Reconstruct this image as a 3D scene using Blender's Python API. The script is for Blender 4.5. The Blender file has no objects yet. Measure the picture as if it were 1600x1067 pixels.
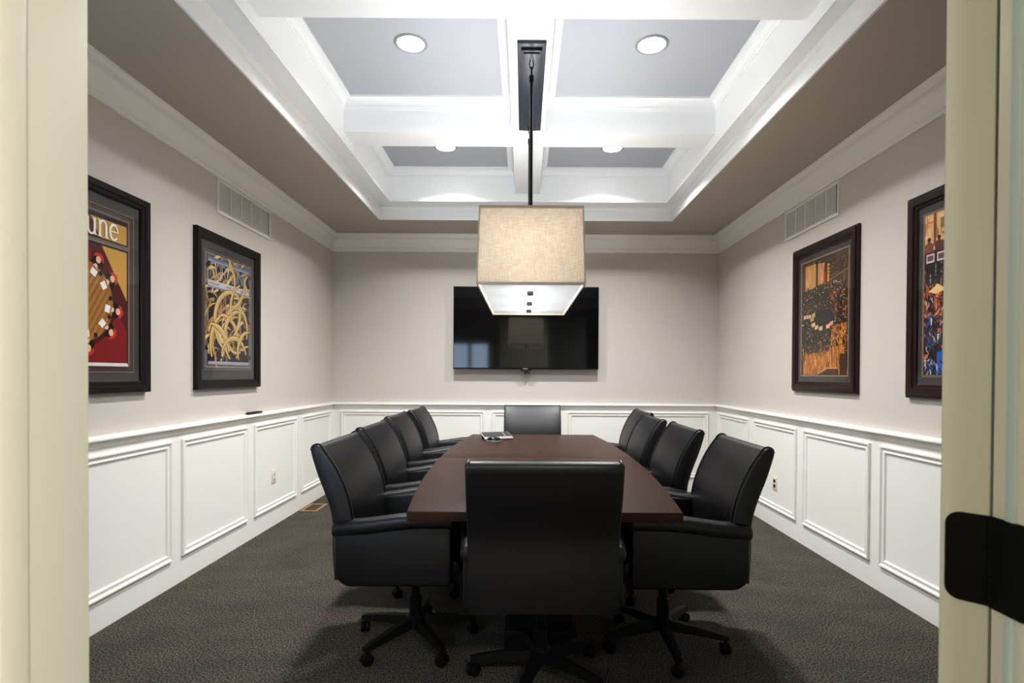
import bpy, bmesh, math, random
from mathutils import Vector, Matrix
PI = math.pi
S = bpy.context.scene
COL = S.collection

# ------------------------------------------------------------------ camera, world, exposure
cam_data = bpy.data.cameras.new('camera')
cam = bpy.data.objects.new('camera', cam_data); COL.objects.link(cam)
cam_data.sensor_fit = 'HORIZONTAL'
cam_data.sensor_width = 36.0
cam_data.lens = 850.0 / 1600.0 * 36.0
PITCH = math.radians(0.6); ROLL = math.radians(0.32)
cam.rotation_mode = 'QUATERNION'
_r = Matrix.Rotation(PI / 2 - PITCH, 3, 'X') @ Matrix.Rotation(ROLL, 3, 'Z')
cam.rotation_quaternion = _r.to_quaternion()
cam.location = (0, 0, 1.30)
cam_data.shift_x = -18.0 / 1600.0
cam_data.shift_y = (585.0 + 850.0 * math.tan(PITCH) - 533.5) / 1600.0
cam_data.clip_start = 0.02
cam_data.dof.use_dof = True
cam_data.dof.focus_distance = 4.0
cam_data.dof.aperture_fstop = 8.0
S.camera = cam

S.view_settings.view_transform = 'Standard'
S.view_settings.look = 'None'
S.view_settings.gamma = 1.0
S.view_settings.use_curve_mapping = False
S.view_settings.exposure = 0.86

SKY_STRENGTH = 4.6
DOWNLIGHT_W = 22.0
PENDANT_W = 10.5
HALL_FILL_W = 43.0

world = bpy.data.worlds.new('sky'); S.world = world
world.use_nodes = True
_bg = world.node_tree.nodes['Background']
_bg.inputs[0].default_value = (0.55, 0.75, 1.0, 1)
_bg.inputs[1].default_value = SKY_STRENGTH

# ------------------------------------------------------------------ materials
def lin(c):
    c = c / 255.0
    return c / 12.92 if c <= 0.04045 else ((c + 0.055) / 1.055) ** 2.4
def rgb(r, g, b): return (lin(r), lin(g), lin(b), 1.0)

def mat(name, color, rough=0.5, spec=0.5, metal=0.0, emit=None, estr=0.0):
    m = bpy.data.materials.new(name); m.use_nodes = True
    b = m.node_tree.nodes['Principled BSDF']
    b.inputs['Base Color'].default_value = color
    b.inputs['Roughness'].default_value = rough
    b.inputs['Specular IOR Level'].default_value = spec
    b.inputs['Metallic'].default_value = metal
    if emit:
        b.inputs['Emission Color'].default_value = emit
        b.inputs['Emission Strength'].default_value = estr
    return m

def nodes(m): return m.node_tree.nodes, m.node_tree.links, m.node_tree.nodes['Principled BSDF']

def add_noise_bump(m, scale, strength, dist=0.002, detail=3.0, stretch=None):
    n, l, b = nodes(m)
    tc = n.new('ShaderNodeTexCoord'); mp = n.new('ShaderNodeMapping'); nz = n.new('ShaderNodeTexNoise'); bp = n.new('ShaderNodeBump')
    if stretch: mp.inputs['Scale'].default_value = stretch
    nz.inputs['Scale'].default_value = scale; nz.inputs['Detail'].default_value = detail
    bp.inputs['Strength'].default_value = strength; bp.inputs['Distance'].default_value = dist
    l.new(tc.outputs['Object'], mp.inputs[0]); l.new(mp.outputs[0], nz.inputs['Vector'])
    l.new(nz.outputs['Fac'], bp.inputs['Height']); l.new(bp.outputs[0], b.inputs['Normal'])
    return nz

def noise_color(m, scale, c1, c2, detail=4.0, stretch=None, lo=0.35, hi=0.65, rough=0.6):
    n, l, b = nodes(m)
    tc = n.new('ShaderNodeTexCoord'); mp = n.new('ShaderNodeMapping'); nz = n.new('ShaderNodeTexNoise'); rp = n.new('ShaderNodeValToRGB')
    if stretch: mp.inputs['Scale'].default_value = stretch
    nz.inputs['Scale'].default_value = scale; nz.inputs['Detail'].default_value = detail; nz.inputs['Roughness'].default_value = rough
    rp.color_ramp.elements[0].position = lo; rp.color_ramp.elements[0].color = c1
    rp.color_ramp.elements[1].position = hi; rp.color_ramp.elements[1].color = c2
    l.new(tc.outputs['Object'], mp.inputs[0]); l.new(mp.outputs[0], nz.inputs['Vector'])
    l.new(nz.outputs['Fac'], rp.inputs[0]); l.new(rp.outputs[0], b.inputs['Base Color'])
    return rp

M = {}
M['paint'] = mat('greige_wall_paint', rgb(196, 188, 179), 0.75, 0.25); add_noise_bump(M['paint'], 260, 0.12, 0.001)
M['soffit'] = mat('darker_soffit_tone', rgb(180, 170, 158), 0.78, 0.2); add_noise_bump(M['soffit'], 260, 0.12, 0.001)  # wall colour taken a step darker for the soffit
M['trim'] = mat('white_trim_paint', rgb(232, 229, 222), 0.42, 0.4)
M['coffer'] = mat('white_coffer_paint', rgb(238, 240, 241), 0.4, 0.4)
M['panelgrey'] = mat('pale_grey_ceiling_paint', rgb(174, 177, 184), 0.8, 0.2)
M['jamb'] = mat('cream_door_frame_paint', rgb(234, 231, 214), 0.45, 0.4)
M['doorpaint'] = mat('sage_cream_door_paint', rgb(206, 208, 192), 0.5, 0.4)
M['strip'] = mat('pale_bluish_strip', rgb(205, 222, 220), 0.6, 0.2)
M['black_metal'] = mat('black_iron', rgb(5, 5, 5), 0.6, 0.12)
M['bronze'] = mat('dark_bronze', rgb(34, 42, 54), 0.38, 0.6, 0.3)
M['leather'] = mat('black_leather', rgb(5, 4, 7), 0.44, 0.46)
add_noise_bump(M['leather'], 420, 0.10, 0.0008, 2)
M['piping'] = mat('black_leather_piping', rgb(14, 14, 16), 0.4, 0.5)
M['base_black'] = mat('black_chair_base', rgb(5, 5, 5), 0.6, 0.15)
M['wood'] = mat('espresso_wood', rgb(70, 46, 35), 0.4, 0.12)
noise_color(M['wood'], 7, rgb(40, 23, 15), rgb(58, 36, 25), 6, (14, 0.7, 14), 0.3, 0.7)
M['wood_dark'] = mat('espresso_wood_base', rgb(14, 9, 7), 0.6, 0.2)
M['frame'] = mat('dark_mahogany_frame', rgb(15, 6, 6), 0.42, 0.2)
M['frame2'] = mat('reddish_mahogany_frame', rgb(30, 10, 8), 0.38, 0.25)
M['matboard'] = mat('charcoal_mat_board', rgb(62, 60, 59), 0.9, 0.1); add_noise_bump(M['matboard'], 500, 0.1, 0.0005)
M['fillet'] = mat('bronze_fillet', rgb(140, 112, 88), 0.5, 0.4)
M['screen'] = mat('black_glass_screen', rgb(1, 1, 2), 0.06, 0.45)
M['bezel'] = mat('black_plastic', rgb(10, 10, 11), 0.4, 0.3)
M['register'] = mat('tan_oak_register', rgb(150, 118, 84), 0.5, 0.3)
M['duct'] = mat('dark_duct', rgb(26, 20, 16), 0.8, 0.1)
M['ventwhite'] = mat('white_enamel_grille', rgb(222, 219, 212), 0.4, 0.4)
M['plate'] = mat('almond_outlet_plastic', rgb(222, 208, 192), 0.4, 0.4)
M['slot'] = mat('outlet_slot_dark', rgb(35, 32, 32), 0.6, 0.2)
M['silver'] = mat('silver_plastic', rgb(150, 148, 146), 0.35, 0.5)
M['nickel'] = mat('brushed_grey_metal', rgb(92, 90, 94), 0.45, 0.5, 0.5)
M['keys'] = mat('dark_key_plastic', rgb(40, 38, 38), 0.5, 0.3)
M['gloss_black'] = mat('gloss_black_plastic', rgb(8, 10, 12), 0.12, 0.6)
M['white_ring'] = mat('satin_white_ring', rgb(135, 135, 137), 0.4, 0.5)
M['lens'] = mat('lit_lens', (0.9, 0.9, 0.9, 1), 0.5, 0.2, 0, (1, 0.99, 0.97, 1), 18.0)
M['hallwall'] = mat('hall_cream_paint', rgb(212, 208, 194), 0.75, 0.25)
M['hallfloor'] = mat('hall_floor', rgb(95, 80, 62), 0.6, 0.3)

# carpet
M['carpet'] = mat('charcoal_carpet', rgb(70, 66, 62), 0.95, 0.1)
def _carpet():
    n, l, b = nodes(M['carpet'])
    tc = n.new('ShaderNodeTexCoord')
    a = n.new('ShaderNodeTexNoise'); a.inputs['Scale'].default_value = 130; a.inputs['Detail'].default_value = 3
    c = n.new('ShaderNodeTexNoise'); c.inputs['Scale'].default_value = 3.2; c.inputs['Detail'].default_value = 4
    mp = n.new('ShaderNodeMapping'); mp.inputs['Scale'].default_value = (1, 1.8, 1); mp.inputs['Rotation'].default_value = (0, 0, 0.5)
    l.new(tc.outputs['Object'], a.inputs['Vector']); l.new(tc.outputs['Object'], mp.inputs[0]); l.new(mp.outputs[0], c.inputs['Vector'])
    r1 = n.new('ShaderNodeValToRGB'); r1.color_ramp.elements[0].position = 0.38; r1.color_ramp.elements[1].position = 0.62
    r1.color_ramp.elements[0].color = rgb(18, 17, 16); r1.color_ramp.elements[1].color = rgb(96, 90, 80)
    r2 = n.new('ShaderNodeValToRGB'); r2.color_ramp.elements[0].position = 0.35; r2.color_ramp.elements[1].position = 0.65
    r2.color_ramp.elements[0].color = (0.86, 0.86, 0.87, 1); r2.color_ramp.elements[1].color = (1.1, 1.07, 1.04, 1)
    mx = n.new('ShaderNodeMix'); mx.data_type = 'RGBA'; mx.blend_type = 'MULTIPLY'; mx.inputs['Factor'].default_value = 1
    l.new(a.outputs['Fac'], r1.inputs[0]); l.new(c.outputs['Fac'], r2.inputs[0])
    l.new(r1.outputs[0], mx.inputs['A']); l.new(r2.outputs[0], mx.inputs['B']); l.new(mx.outputs['Result'], b.inputs['Base Color'])
    bp = n.new('ShaderNodeBump'); bp.inputs['Strength'].default_value = 0.5; bp.inputs['Distance'].default_value = 0.004
    l.new(a.outputs['Fac'], bp.inputs['Height']); l.new(bp.outputs[0], b.inputs['Normal'])
_carpet()

# lamp shade linen and diffuser: diffuse + translucent
def translucent(name, c1, c2, frac, weave):
    m = bpy.data.materials.new(name); m.use_nodes = True
    n, l = m.node_tree.nodes, m.node_tree.links; n.clear()
    out = n.new('ShaderNodeOutputMaterial'); d = n.new('ShaderNodeBsdfDiffuse'); t = n.new('ShaderNodeBsdfTranslucent'); mx = n.new('ShaderNodeMixShader')
    mx.inputs[0].default_value = frac
    l.new(d.outputs[0], mx.inputs[1]); l.new(t.outputs[0], mx.inputs[2]); l.new(mx.outputs[0], out.inputs[0])
    if weave:
        tc = n.new('ShaderNodeTexCoord')
        fs = []
        for sc in ((22, 22, 330), (330, 330, 22)):
            mp = n.new('ShaderNodeMapping'); mp.inputs['Scale'].default_value = sc
            nz = n.new('ShaderNodeTexNoise'); nz.inputs['Scale'].default_value = 1.0; nz.inputs['Detail'].default_value = 2
            l.new(tc.outputs['Object'], mp.inputs[0]); l.new(mp.outputs[0], nz.inputs['Vector']); fs.append(nz)
        ad = n.new('ShaderNodeMath'); ad.operation = 'ADD'
        l.new(fs[0].outputs['Fac'], ad.inputs[0]); l.new(fs[1].outputs['Fac'], ad.inputs[1])
        hf = n.new('ShaderNodeMath'); hf.operation = 'MULTIPLY'; hf.inputs[1].default_value = 0.5; l.new(ad.outputs[0], hf.inputs[0])
        rp = n.new('ShaderNodeValToRGB'); rp.color_ramp.elements[0].position = 0.38; rp.color_ramp.elements[1].position = 0.62
        rp.color_ramp.elements[0].color = c1; rp.color_ramp.elements[1].color = c2
        l.new(hf.outputs[0], rp.inputs[0]); l.new(rp.outputs[0], d.inputs[0]); l.new(rp.outputs[0], t.inputs[0])
    else:
        d.inputs[0].default_value = c1; t.inputs[0].default_value = c1
    return m
M['linen'] = translucent('oatmeal_linen', rgb(218, 203, 184), rgb(242, 234, 222), 0.23, True)
M['linen_trim'] = mat('taupe_linen_binding', rgb(205, 188, 170), 0.9, 0.1)
M['acrylic'] = translucent('white_acrylic', rgb(236, 238, 240), None, 0.24, False)

# picture glass: clear pane with a Fresnel sheen
def pane(name, tint=(1, 1, 1, 1), f0=0.02):
    m = bpy.data.materials.new(name); m.use_nodes = True
    n, l = m.node_tree.nodes, m.node_tree.links; n.clear()
    out = n.new('ShaderNodeOutputMaterial'); t = n.new('ShaderNodeBsdfTransparent'); g = n.new('ShaderNodeBsdfGlossy'); mx = n.new('ShaderNodeMixShader')
    t.inputs[0].default_value = tint; g.inputs['Roughness'].default_value = 0.03
    ge = n.new('ShaderNodeNewGeometry'); d = n.new('ShaderNodeVectorMath'); d.operation = 'DOT_PRODUCT'
    l.new(ge.outputs['Normal'], d.inputs[0]); l.new(ge.outputs['Incoming'], d.inputs[1])
    def mth(op, a, b=None, c=None):
        k = n.new('ShaderNodeMath'); k.operation = op
        for q, v in enumerate((a, b, c)):
            if v is None: continue
            if isinstance(v, (int, float)): k.inputs[q].default_value = v
            else: l.new(v, k.inputs[q])
        return k.outputs[0]
    x = mth('SUBTRACT', 1.0, mth('ABSOLUTE', d.outputs['Value'])); x = mth('MULTIPLY_ADD', mth('POWER', x, 5.0), 0.6, f0)
    l.new(x, mx.inputs[0]); l.new(t.outputs[0], mx.inputs[1]); l.new(g.outputs[0], mx.inputs[2]); l.new(mx.outputs[0], out.inputs[0])
    return m
M['glass'] = pane('picture_glass'); M['window_glass'] = pane('window_glass')

# painted artwork reads its pigment from a colour attribute
m = bpy.data.materials.new('printed_art'); m.use_nodes = True
_n, _l, _b = nodes(m); _a = _n.new('ShaderNodeAttribute'); _a.attribute_name = 'pigment'
_l.new(_a.outputs['Color'], _b.inputs['Base Color']); _b.inputs['Roughness'].default_value = 0.7; _b.inputs['Specular IOR Level'].default_value = 0.2
M['art'] = m

# ------------------------------------------------------------------ mesh helpers
class MB:
    def __init__(self): self.bm = bmesh.new()
    def box(self, x0, x1, y0, y1, z0, z1, bevel=0.0, seg=2):
        bm = self.bm; v = [bm.verts.new(p) for p in ((x0, y0, z0), (x1, y0, z0), (x1, y1, z0), (x0, y1, z0), (x0, y0, z1), (x1, y0, z1), (x1, y1, z1), (x0, y1, z1))]
        fs = [bm.faces.new([v[i] for i in q]) for q in ((0, 3, 2, 1), (4, 5, 6, 7), (0, 1, 5, 4), (1, 2, 6, 5), (2, 3, 7, 6), (3, 0, 4, 7))]
        if bevel > 0:
            es = list({e for f in fs for e in f.edges})
            bmesh.ops.bevel(bm, geom=es, offset=bevel, segments=seg, affect='EDGES', profile=0.5)
        return self
    def loft(self, rings, cap=True, closed=True, loop=False):
        bm = self.bm; R = [[bm.verts.new(p) for p in r] for r in rings]; n = len(R[0])
        pairs = list(zip(R, R[1:])) + ([(R[-1], R[0])] if loop else [])
        for a, b in pairs:
            for i in range(n if closed else n - 1):
                j = (i + 1) % n
                try: bm.faces.new((a[i], a[j], b[j], b[i]))
                except ValueError: pass
        if cap and not loop:
            try: bm.faces.new(list(reversed(R[0])))
            except ValueError: pass
            try: bm.faces.new(R[-1])
            except ValueError: pass
        return self
    def tube(self, pts, r, n=10, cap=True, radii=None):
        P = [Vector(p) for p in pts]; rings = []; up = Vector((0, 0, 1)); prev = None
        for i, p in enumerate(P):
            t = (P[min(i + 1, len(P) - 1)] - P[max(i - 1, 0)]).normalized()
            if prev is None:
                a = t.cross(up);
                if a.length < 1e-4: a = t.cross(Vector((1, 0, 0)))
            else: a = prev - t * prev.dot(t)
            a.normalize(); prev = a; b = t.cross(a); rr = radii[i] if radii else r
            rings.append([p + a * math.cos(2 * PI * k / n) * rr + b * math.sin(2 * PI * k / n) * rr for k in range(n)])
        return self.loft(rings, cap)
    def lathe(self, prof, center=(0, 0, 0), n=24, axis='Z'):
        cx, cy, cz = center; rings = []
        for r, h in prof:
            ring = []
            for k in range(n):
                a = 2 * PI * k / n; u, w = r * math.cos(a), r * math.sin(a)
                ring.append((cx + u, cy + w, cz + h) if axis == 'Z' else (cx + u, cy + h, cz + w) if axis == 'Y' else (cx + h, cy + u, cz + w))
            rings.append(ring)
        return self.loft(rings)
    def sweep_rect(self, prof, rect, frame):
        # prof: (inset, height) list; rect: x0,x1,y0,y1 in the frame's plane; frame(u, v, h) -> point.  Mitred ring.
        x0, x1, y0, y1 = rect; rings = []
        for cx, cy, sx, sy in ((x0, y0, 1, 1), (x1, y0, -1, 1), (x1, y1, -1, -1), (x0, y1, 1, -1)):
            rings.append([frame(cx + sx * i, cy + sy * i, h) for i, h in prof])
        return self.loft(rings, cap=False, closed=False, loop=True)
    def poly(self, pts):
        self.bm.faces.new([self.bm.verts.new(p) for p in pts]); return self
    def build(self, name, material, parent=None, smooth=35, xf=None):
        bm = self.bm
        if xf is not None: bm.transform(xf)
        bmesh.ops.recalc_face_normals(bm, faces=bm.faces)
        me = bpy.data.meshes.new(name); bm.to_mesh(me); bm.free()
        me.materials.append(material)
        if smooth:
            me.polygons.foreach_set('use_smooth', [True] * len(me.polygons)); me.set_sharp_from_angle(angle=math.radians(smooth))
        o = bpy.data.objects.new(name, me); COL.objects.link(o)
        if parent: o.parent = parent
        return o

def empty(name, loc=(0, 0, 0), rz=0.0):
    o = bpy.data.objects.new(name, None); COL.objects.link(o); o.location = loc; o.rotation_euler = (0, 0, rz); o.empty_display_size = 0.1
    return o
def tag(o, label, cat, group=None):
    o['label'] = label; o['category'] = cat
    if group: o['group'] = group
    return o
def struct(o): o['kind'] = 'structure'; return o
def copy_tree(o, parent=None):
    c = o.copy(); COL.objects.link(c)
    if parent: c.parent = parent
    for ch in [x for x in bpy.data.objects if x.parent == o]: copy_tree(ch, c)
    return c
def catmull(P, sub=4, closed=False):
    out = []; n = len(P)
    rng = range(n) if closed else range(n - 1)
    for i in rng:
        p0, p1, p2, p3 = (P[(i + k) % n] if closed else P[min(max(i + k, 0), n - 1)] for k in (-1, 0, 1, 2))
        for s in range(sub):
            t = s / sub
            out.append(tuple(0.5 * (2 * b + (c - a) * t + (2 * a - 5 * b + 4 * c - d) * t * t + (3 * b - a - 3 * c + d) * t ** 3) for a, b, c, d in zip(p0, p1, p2, p3)))
    if not closed: out.append(tuple(P[-1]))
    return out
def inset(poly, d):
    n = len(poly); A = sum(poly[i][0] * poly[(i + 1) % n][1] - poly[(i + 1) % n][0] * poly[i][1] for i in range(n)); sg = 1 if A > 0 else -1
    out = []
    for i in range(n):
        a, b, c = Vector(poly[i - 1]), Vector(poly[i]), Vector(poly[(i + 1) % n])
        e1 = (b - a); e2 = (c - b)
        n1 = Vector((-e1.y, e1.x)).normalized() if e1.length > 1e-9 else Vector((0, 0)); n2 = Vector((-e2.y, e2.x)).normalized() if e2.length > 1e-9 else n1
        m_ = (n1 + n2)
        if m_.length < 1e-6: m_ = n1
        m_.normalize(); k = d / max(0.5, m_.dot(n1))
        q = b + m_ * k * sg; out.append((q.x, q.y))
    return out
def slab(mb, prof, t0, t1, bevel, place, crown=0.0, mid=1):
    # prof: closed 2-D outline; extruded t0..t1 with rounded rims; place(a, b, t) -> point
    rings = []; st = []
    for k in range(4):
        a = k / 3 * PI / 2
        st.append((t0 + bevel * (1 - math.sin(a)), bevel * (1 - math.cos(a))))
    st = [(t0 + bevel - bevel * math.cos(k / 3 * PI / 2), bevel - bevel * math.sin(k / 3 * PI / 2)) for k in range(4)]
    st2 = [(t1 - (s - t0), i) for s, i in reversed(st)]
    mids = [(t0 + bevel + (t1 - t0 - 2 * bevel) * (k + 1) / (mid + 1), -crown * math.sin(PI * (k + 1) / (mid + 1))) for k in range(mid)] if mid else []
    for t, i in st + mids + st2:
        q = inset(prof, i) if abs(i) > 1e-7 else prof
        rings.append([place(a, b, t) for a, b in q])
    return mb.loft(rings)

# ------------------------------------------------------------------ room dimensions
XL, XR, YB, YF = -2.135, 2.17, 6.07, 0.62
YF0 = 0.47
ZS = 2.84                      # soffit
ZC = 3.27                      # coffer panels
TX0, TX1, TY0, TY1 = -1.45, 1.476, 0.98, 5.454     # tray opening
BX0, BX1, BY0, BY1 = -1.303, 1.371, 1.16, 5.25     # perimeter beam inner faces
ZP, ZB = 2.964, 3.037          # perimeter beam / coffer beam undersides
DX0, DX1 = -0.4945, 0.536      # door opening
T = 0.12

# floor
struct(MB().box(XL - T, XR + T, YF0, YB + T, -0.1, 0.0).build('floor', M['carpet']))
struct(MB().box(-0.62, 2.4, -2.72, YF0, -0.1, 0.0).build('floor_hall', M['hallfloor']))
# walls
struct(MB().box(XL - T, XL, YF0, YB + T, 0, ZC + 0.15).build('wall_left', M['paint']))
struct(MB().box(XR, XR + T, YF0, YB + T, 0, ZC + 0.15).build('wall_right', M['paint']))
struct(MB().box(XL, XR, YB, YB + T, 0, ZC + 0.15).build('wall_back', M['paint']))
WX0, WX1, WZ0, WZ1 = -1.80, -0.70, 1.00, 1.98      # exterior window beside the door
DH = 2.42
w = MB()
w.box(XL, WX0, YF0, YF, 0, ZC + 0.15).box(WX0, WX1, YF0, YF, 0, WZ0).box(WX0, WX1, YF0, YF, WZ1, ZC + 0.15)
w.box(WX1, DX0 - 0.02, YF0, YF, 0, ZC + 0.15).box(DX1 + 0.02, XR, YF0, YF, 0, ZC + 0.15).box(DX0 - 0.02, DX1 + 0.02, YF0, YF, DH + 0.02, ZC + 0.15)
struct(w.build('wall_front', M['paint'], smooth=0))
# exterior window
win = struct(empty('window_1', ((WX0 + WX1) / 2, YF0, WZ0)))
def local(o, mb, name, mt): return mb.build(name, mt, o, xf=Matrix.Translation(-Vector(o.location)))
b = MB(); b.box(WX0, WX0 + 0.05, YF0, YF + 0.015, WZ0, WZ1).box(WX1 - 0.05, WX1, YF0, YF + 0.015, WZ0, WZ1).box(WX0, WX1, YF0, YF + 0.015, WZ0, WZ0 + 0.05).box(WX0, WX1, YF0, YF + 0.015, WZ1 - 0.05, WZ1).box(-1.16, -1.10, YF0, YF + 0.01, WZ0, WZ1)
local(win, b, 'window_frame', M['trim'])
local(win, MB().box(WX0 + 0.04, WX1 - 0.04, 0.54, 0.546, WZ0 + 0.04, WZ1 - 0.04), 'pane', M['window_glass'])

# hall the camera stands in
struct(MB().box(-0.74, -0.62, -2.72, YF0, 0, 2.75).build('wall_hall_left', M['hallwall']))
struct(MB().box(2.4, 2.52, -2.72, YF0, 0, 2.75).build('wall_hall_right', M['hallwall']))
struct(MB().box(-0.62, 2.4, -2.84, -2.72, 0, 2.75).build('wall_hall_back', M['hallwall']))
struct(MB().box(-0.74, 2.52, -2.84, YF0, 2.75, 2.87).build('ceiling_hall', M['trim']))

# ------------------------------------------------------------------ ceiling: soffit ring, tray, coffers
ceil = struct(MB().box(XL - T, XR + T, YF0, YB + T, ZC, ZC + 0.12).build('ceiling', M['panelgrey']))
s = MB()
s.box(XL, TX0, YF, YB, ZS, ZC).box(TX1, XR, YF, YB, ZS, ZC).box(TX0, TX1, TY1, YB, ZS, ZC).box(TX0, TX1, YF, TY0, ZS, ZC)
s.build('soffit', M['soffit'], ceil, smooth=0)
def flatframe(u, v, h): return (u, v, h)
fa = MB(); fa.sweep_rect([(0.0, ZS - 0.002), (0.012, ZS - 0.002), (0.012, ZS + 0.085), (0.02, ZS + 0.092), (0.02, ZP), (0.0, ZP)], (TX0 - 0.004, TX1 + 0.004, TY0 - 0.004, TY1 + 0.004), flatframe)
fa.build('tray_fascia', M['coffer'], ceil)
pb = MB(); pb.box(TX0, BX0, TY0, TY1, ZP, ZC).box(BX1, TX1, TY0, TY1, ZP, ZC).box(BX0, BX1, BY1, TY1, ZP, ZC).box(BX0, BX1, TY0, BY0, ZP, ZC)
pbo = struct(pb.build('trim_1', M['coffer'], smooth=0))
bd = MB(); bd.sweep_rect([(-0.006, ZP), (-0.006, ZP - 0.006), (0.004, ZP - 0.006), (0.006, ZP + 0.002), (0.006, ZP + 0.012), (0.0, ZP + 0.016)], (BX0, BX1, BY0, BY1), flatframe)
bd.build('bead', M['coffer'], pbo)
# coffer beams
CBX0, CBX1 = -0.09, 0.142
CROSS = ((2.43, 2.675), (3.928, 4.172))
cb = MB(); cb.box(CBX0, CBX1, BY0, BY1, ZB, ZC)
struct(cb.build('trim_2', M['coffer'], smooth=0))
n_ = 3
for (y0, y1) in CROSS:
    c = MB(); c.box(BX0, CBX0, y0, y1, ZB, ZC).box(CBX1, BX1, y0, y1, ZB, ZC)
    struct(c.build('trim_%d' % n_, M['coffer'], smooth=0)); n_ += 1
# coffer crown in each bay
cove = [(0.0, 3.195), (0.008, 3.195), (0.008, 3.205), (0.014, 3.208)] + [(0.062 - 0.048 * math.cos(a), 3.210 + 0.045 * math.sin(a)) for a in (0.0, 0.3, 0.6, 0.9, 1.2, 1.5)] + [(0.068, 3.256), (0.068, ZC)]
ys = [(BY0, CROSS[0][0]), (CROSS[0][1], CROSS[1][0]), (CROSS[1][1], BY1)]
for (x0, x1) in ((BX0, CBX0), (CBX1, BX1)):
    for (y0, y1) in ys:
        MB().sweep_rect(cove, (x0, x1, y0, y1), flatframe).build('coffer_crown', M['coffer'], ceil)

# wall crown
crown = [(0.0, 2.657), (0.012, 2.657), (0.012, 2.682), (0.020, 2.688), (0.020, 2.694), (0.012, 2.699), (0.016, 2.706)]
crown += [(0.016 + 0.058 * (1 - math.cos(a)) / 1.0, 2.706 + 0.088 * math.sin(a)) for a in (0.25, 0.5, 0.75, 1.0, 1.25, 1.5)]
crown += [(0.076, 2.800), (0.076, 2.806), (0.084, 2.812), (0.088, 2.822), (0.088, ZS)]
struct(MB().sweep_rect(crown, (XL, XR, YF, YB), flatframe).build('trim_5', M['trim']))

# wainscot: flat boards, chair rail, picture-frame mouldings
ZR = 0.945
pm = [(0.0, 0.0), (0.0, 0.012), (0.004, 0.017), (0.012, 0.017), (0.016, 0.012), (0.019, 0.007), (0.030, 0.007), (0.034, 0.010), (0.041, 0.010), (0.046, 0.003), (0.048, 0.0)]
def wains(name, box, side, panels, frame):
    o = MB().box(*box).build(name, M['trim'], smooth=0); struct(o)
    for (a0, a1) in panels:
        mm = MB(); mm.sweep_rect(pm, (a0, a1, 0.16, 0.887), frame); mm.build('panel_moulding', M['trim'], o)
    return o
D = 0.012
LP = [(0.74, 1.54), (1.66, 2.36), (2.46, 3.27), (3.37, 4.17), (4.28, 5.07), (5.19, 5.98)]
wl = wains('trim_6', (XL, XL + D, YF, YB, 0, ZR), 'l', LP, lambda u, v, h: (XL + D + h, u, v))
wr = wains('trim_7', (XR - D, XR, YF, YB, 0, ZR), 'r', LP, lambda u, v, h: (XR - D - h, u, v))
wb = wains('trim_8', (XL + D, XR - D, YB - D, YB, 0, ZR), 'b', [(-2.03, -0.436), (-0.35, 0.40), (0.49, 2.06)], lambda u, v, h: (u, YB - D - h, v))
rail = [(D, 0.918), (0.020, 0.920), (0.022, 0.932), (0.027, 0.938), (0.030, 0.948), (0.040, 0.953), (0.046, 0.960), (0.046, 0.972), (0.042, 0.978), (0.0, 0.980)]
rl = [[(XL + i_, YF, h) for i_, h in rail], [(XL + i_, YB - i_, h) for i_, h in rail], [(XR - i_, YB - i_, h) for i_, h in rail], [(XR - i_, YF, h) for i_, h in rail]]
struct(MB().loft(rl, cap=False, closed=False).build('trim_9', M['trim']))

# ------------------------------------------------------------------ doorway
j = MB(); j.box(DX0 - 0.02, DX0, YF0 - 0.005, YF, 0, DH + 0.02, 0.003)
j.box(DX0, DX0 + 0.0125, YF0 + 0.03, 0.531, 0, DH, 0.004)
jl = struct(j.build('trim_10', M['jamb']))
j = MB(); j.box(DX1, DX1 + 0.02, YF0 - 0.005, YF, 0, DH + 0.02, 0.002)
jr = struct(j.build('trim_11', M['jamb']))
MB().box(DX1 - 0.003, DX1 + 0.001, 0.5885, 0.6005, 0, 1.098, 0.001).build('jamb_strip', M['strip'], jr)  # thin bluish-white strip down the right jamb face
MB().box(DX1 - 0.003, DX1 + 0.001, 0.5885, 0.6005, 1.105, DH, 0.001).build('jamb_strip', M['strip'], jr)
struct(MB().box(DX0, DX1, YF0 - 0.005, YF, DH, DH + 0.02).build('trim_12', M['jamb']))
for nm, xa, xb in (('trim_13', DX0 - 0.115, DX0 - 0.025), ('trim_14', DX1 + 0.025, DX1 + 0.115)):
    struct(MB().box(xa, xb, YF0 - 0.02, YF0, 0, DH + 0.1, 0.004).build(nm, M['jamb']))
# door leaf, folded back into the room on its hinges
door = struct(empty('door_1', (DX1 - 0.001, YF + 0.001, 0), math.radians(45)))     # local x runs along the leaf, local +y towards the camera-left edge face
MB().box(0.0006, 1.0, 0.0, 0.046, 0.012, DH - 0.006, 0.0025).build('door_leaf', M['doorpaint'], door)
# hinge, leaf on the door edge + leaf on the jamb + knuckle
HZ = (1.037, 1.141)
hg = empty('hinge', (0, 0, 0)); hg.parent = door
def rrect(a0, a1, b0, b1, r, corners):
    out = []
    for k, (ca, cb, st) in enumerate(((a1, b1, 0), (a0, b1, 90), (a0, b0, 180), (a1, b0, 270))):
        rr = r if corners[k] else 0.0005
        sa = -1 if ca == a1 else 1; sb = -1 if cb == b1 else 1
        for i in range(7):
            an = math.radians(st + 15 * i); out.append((ca + sa * rr + rr * math.cos(an), cb + sb * rr + rr * math.sin(an)))
    return out
mb = MB(); slab(mb, rrect(0.001, 0.041, HZ[0], HZ[1], 0.015, (1, 0, 0, 1)), -0.0005, 0.0035, 0.0004, lambda a, b_, t: (t, a, b_), mid=0)
mb.build('hinge_leaf', M['black_metal'], hg)
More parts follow.
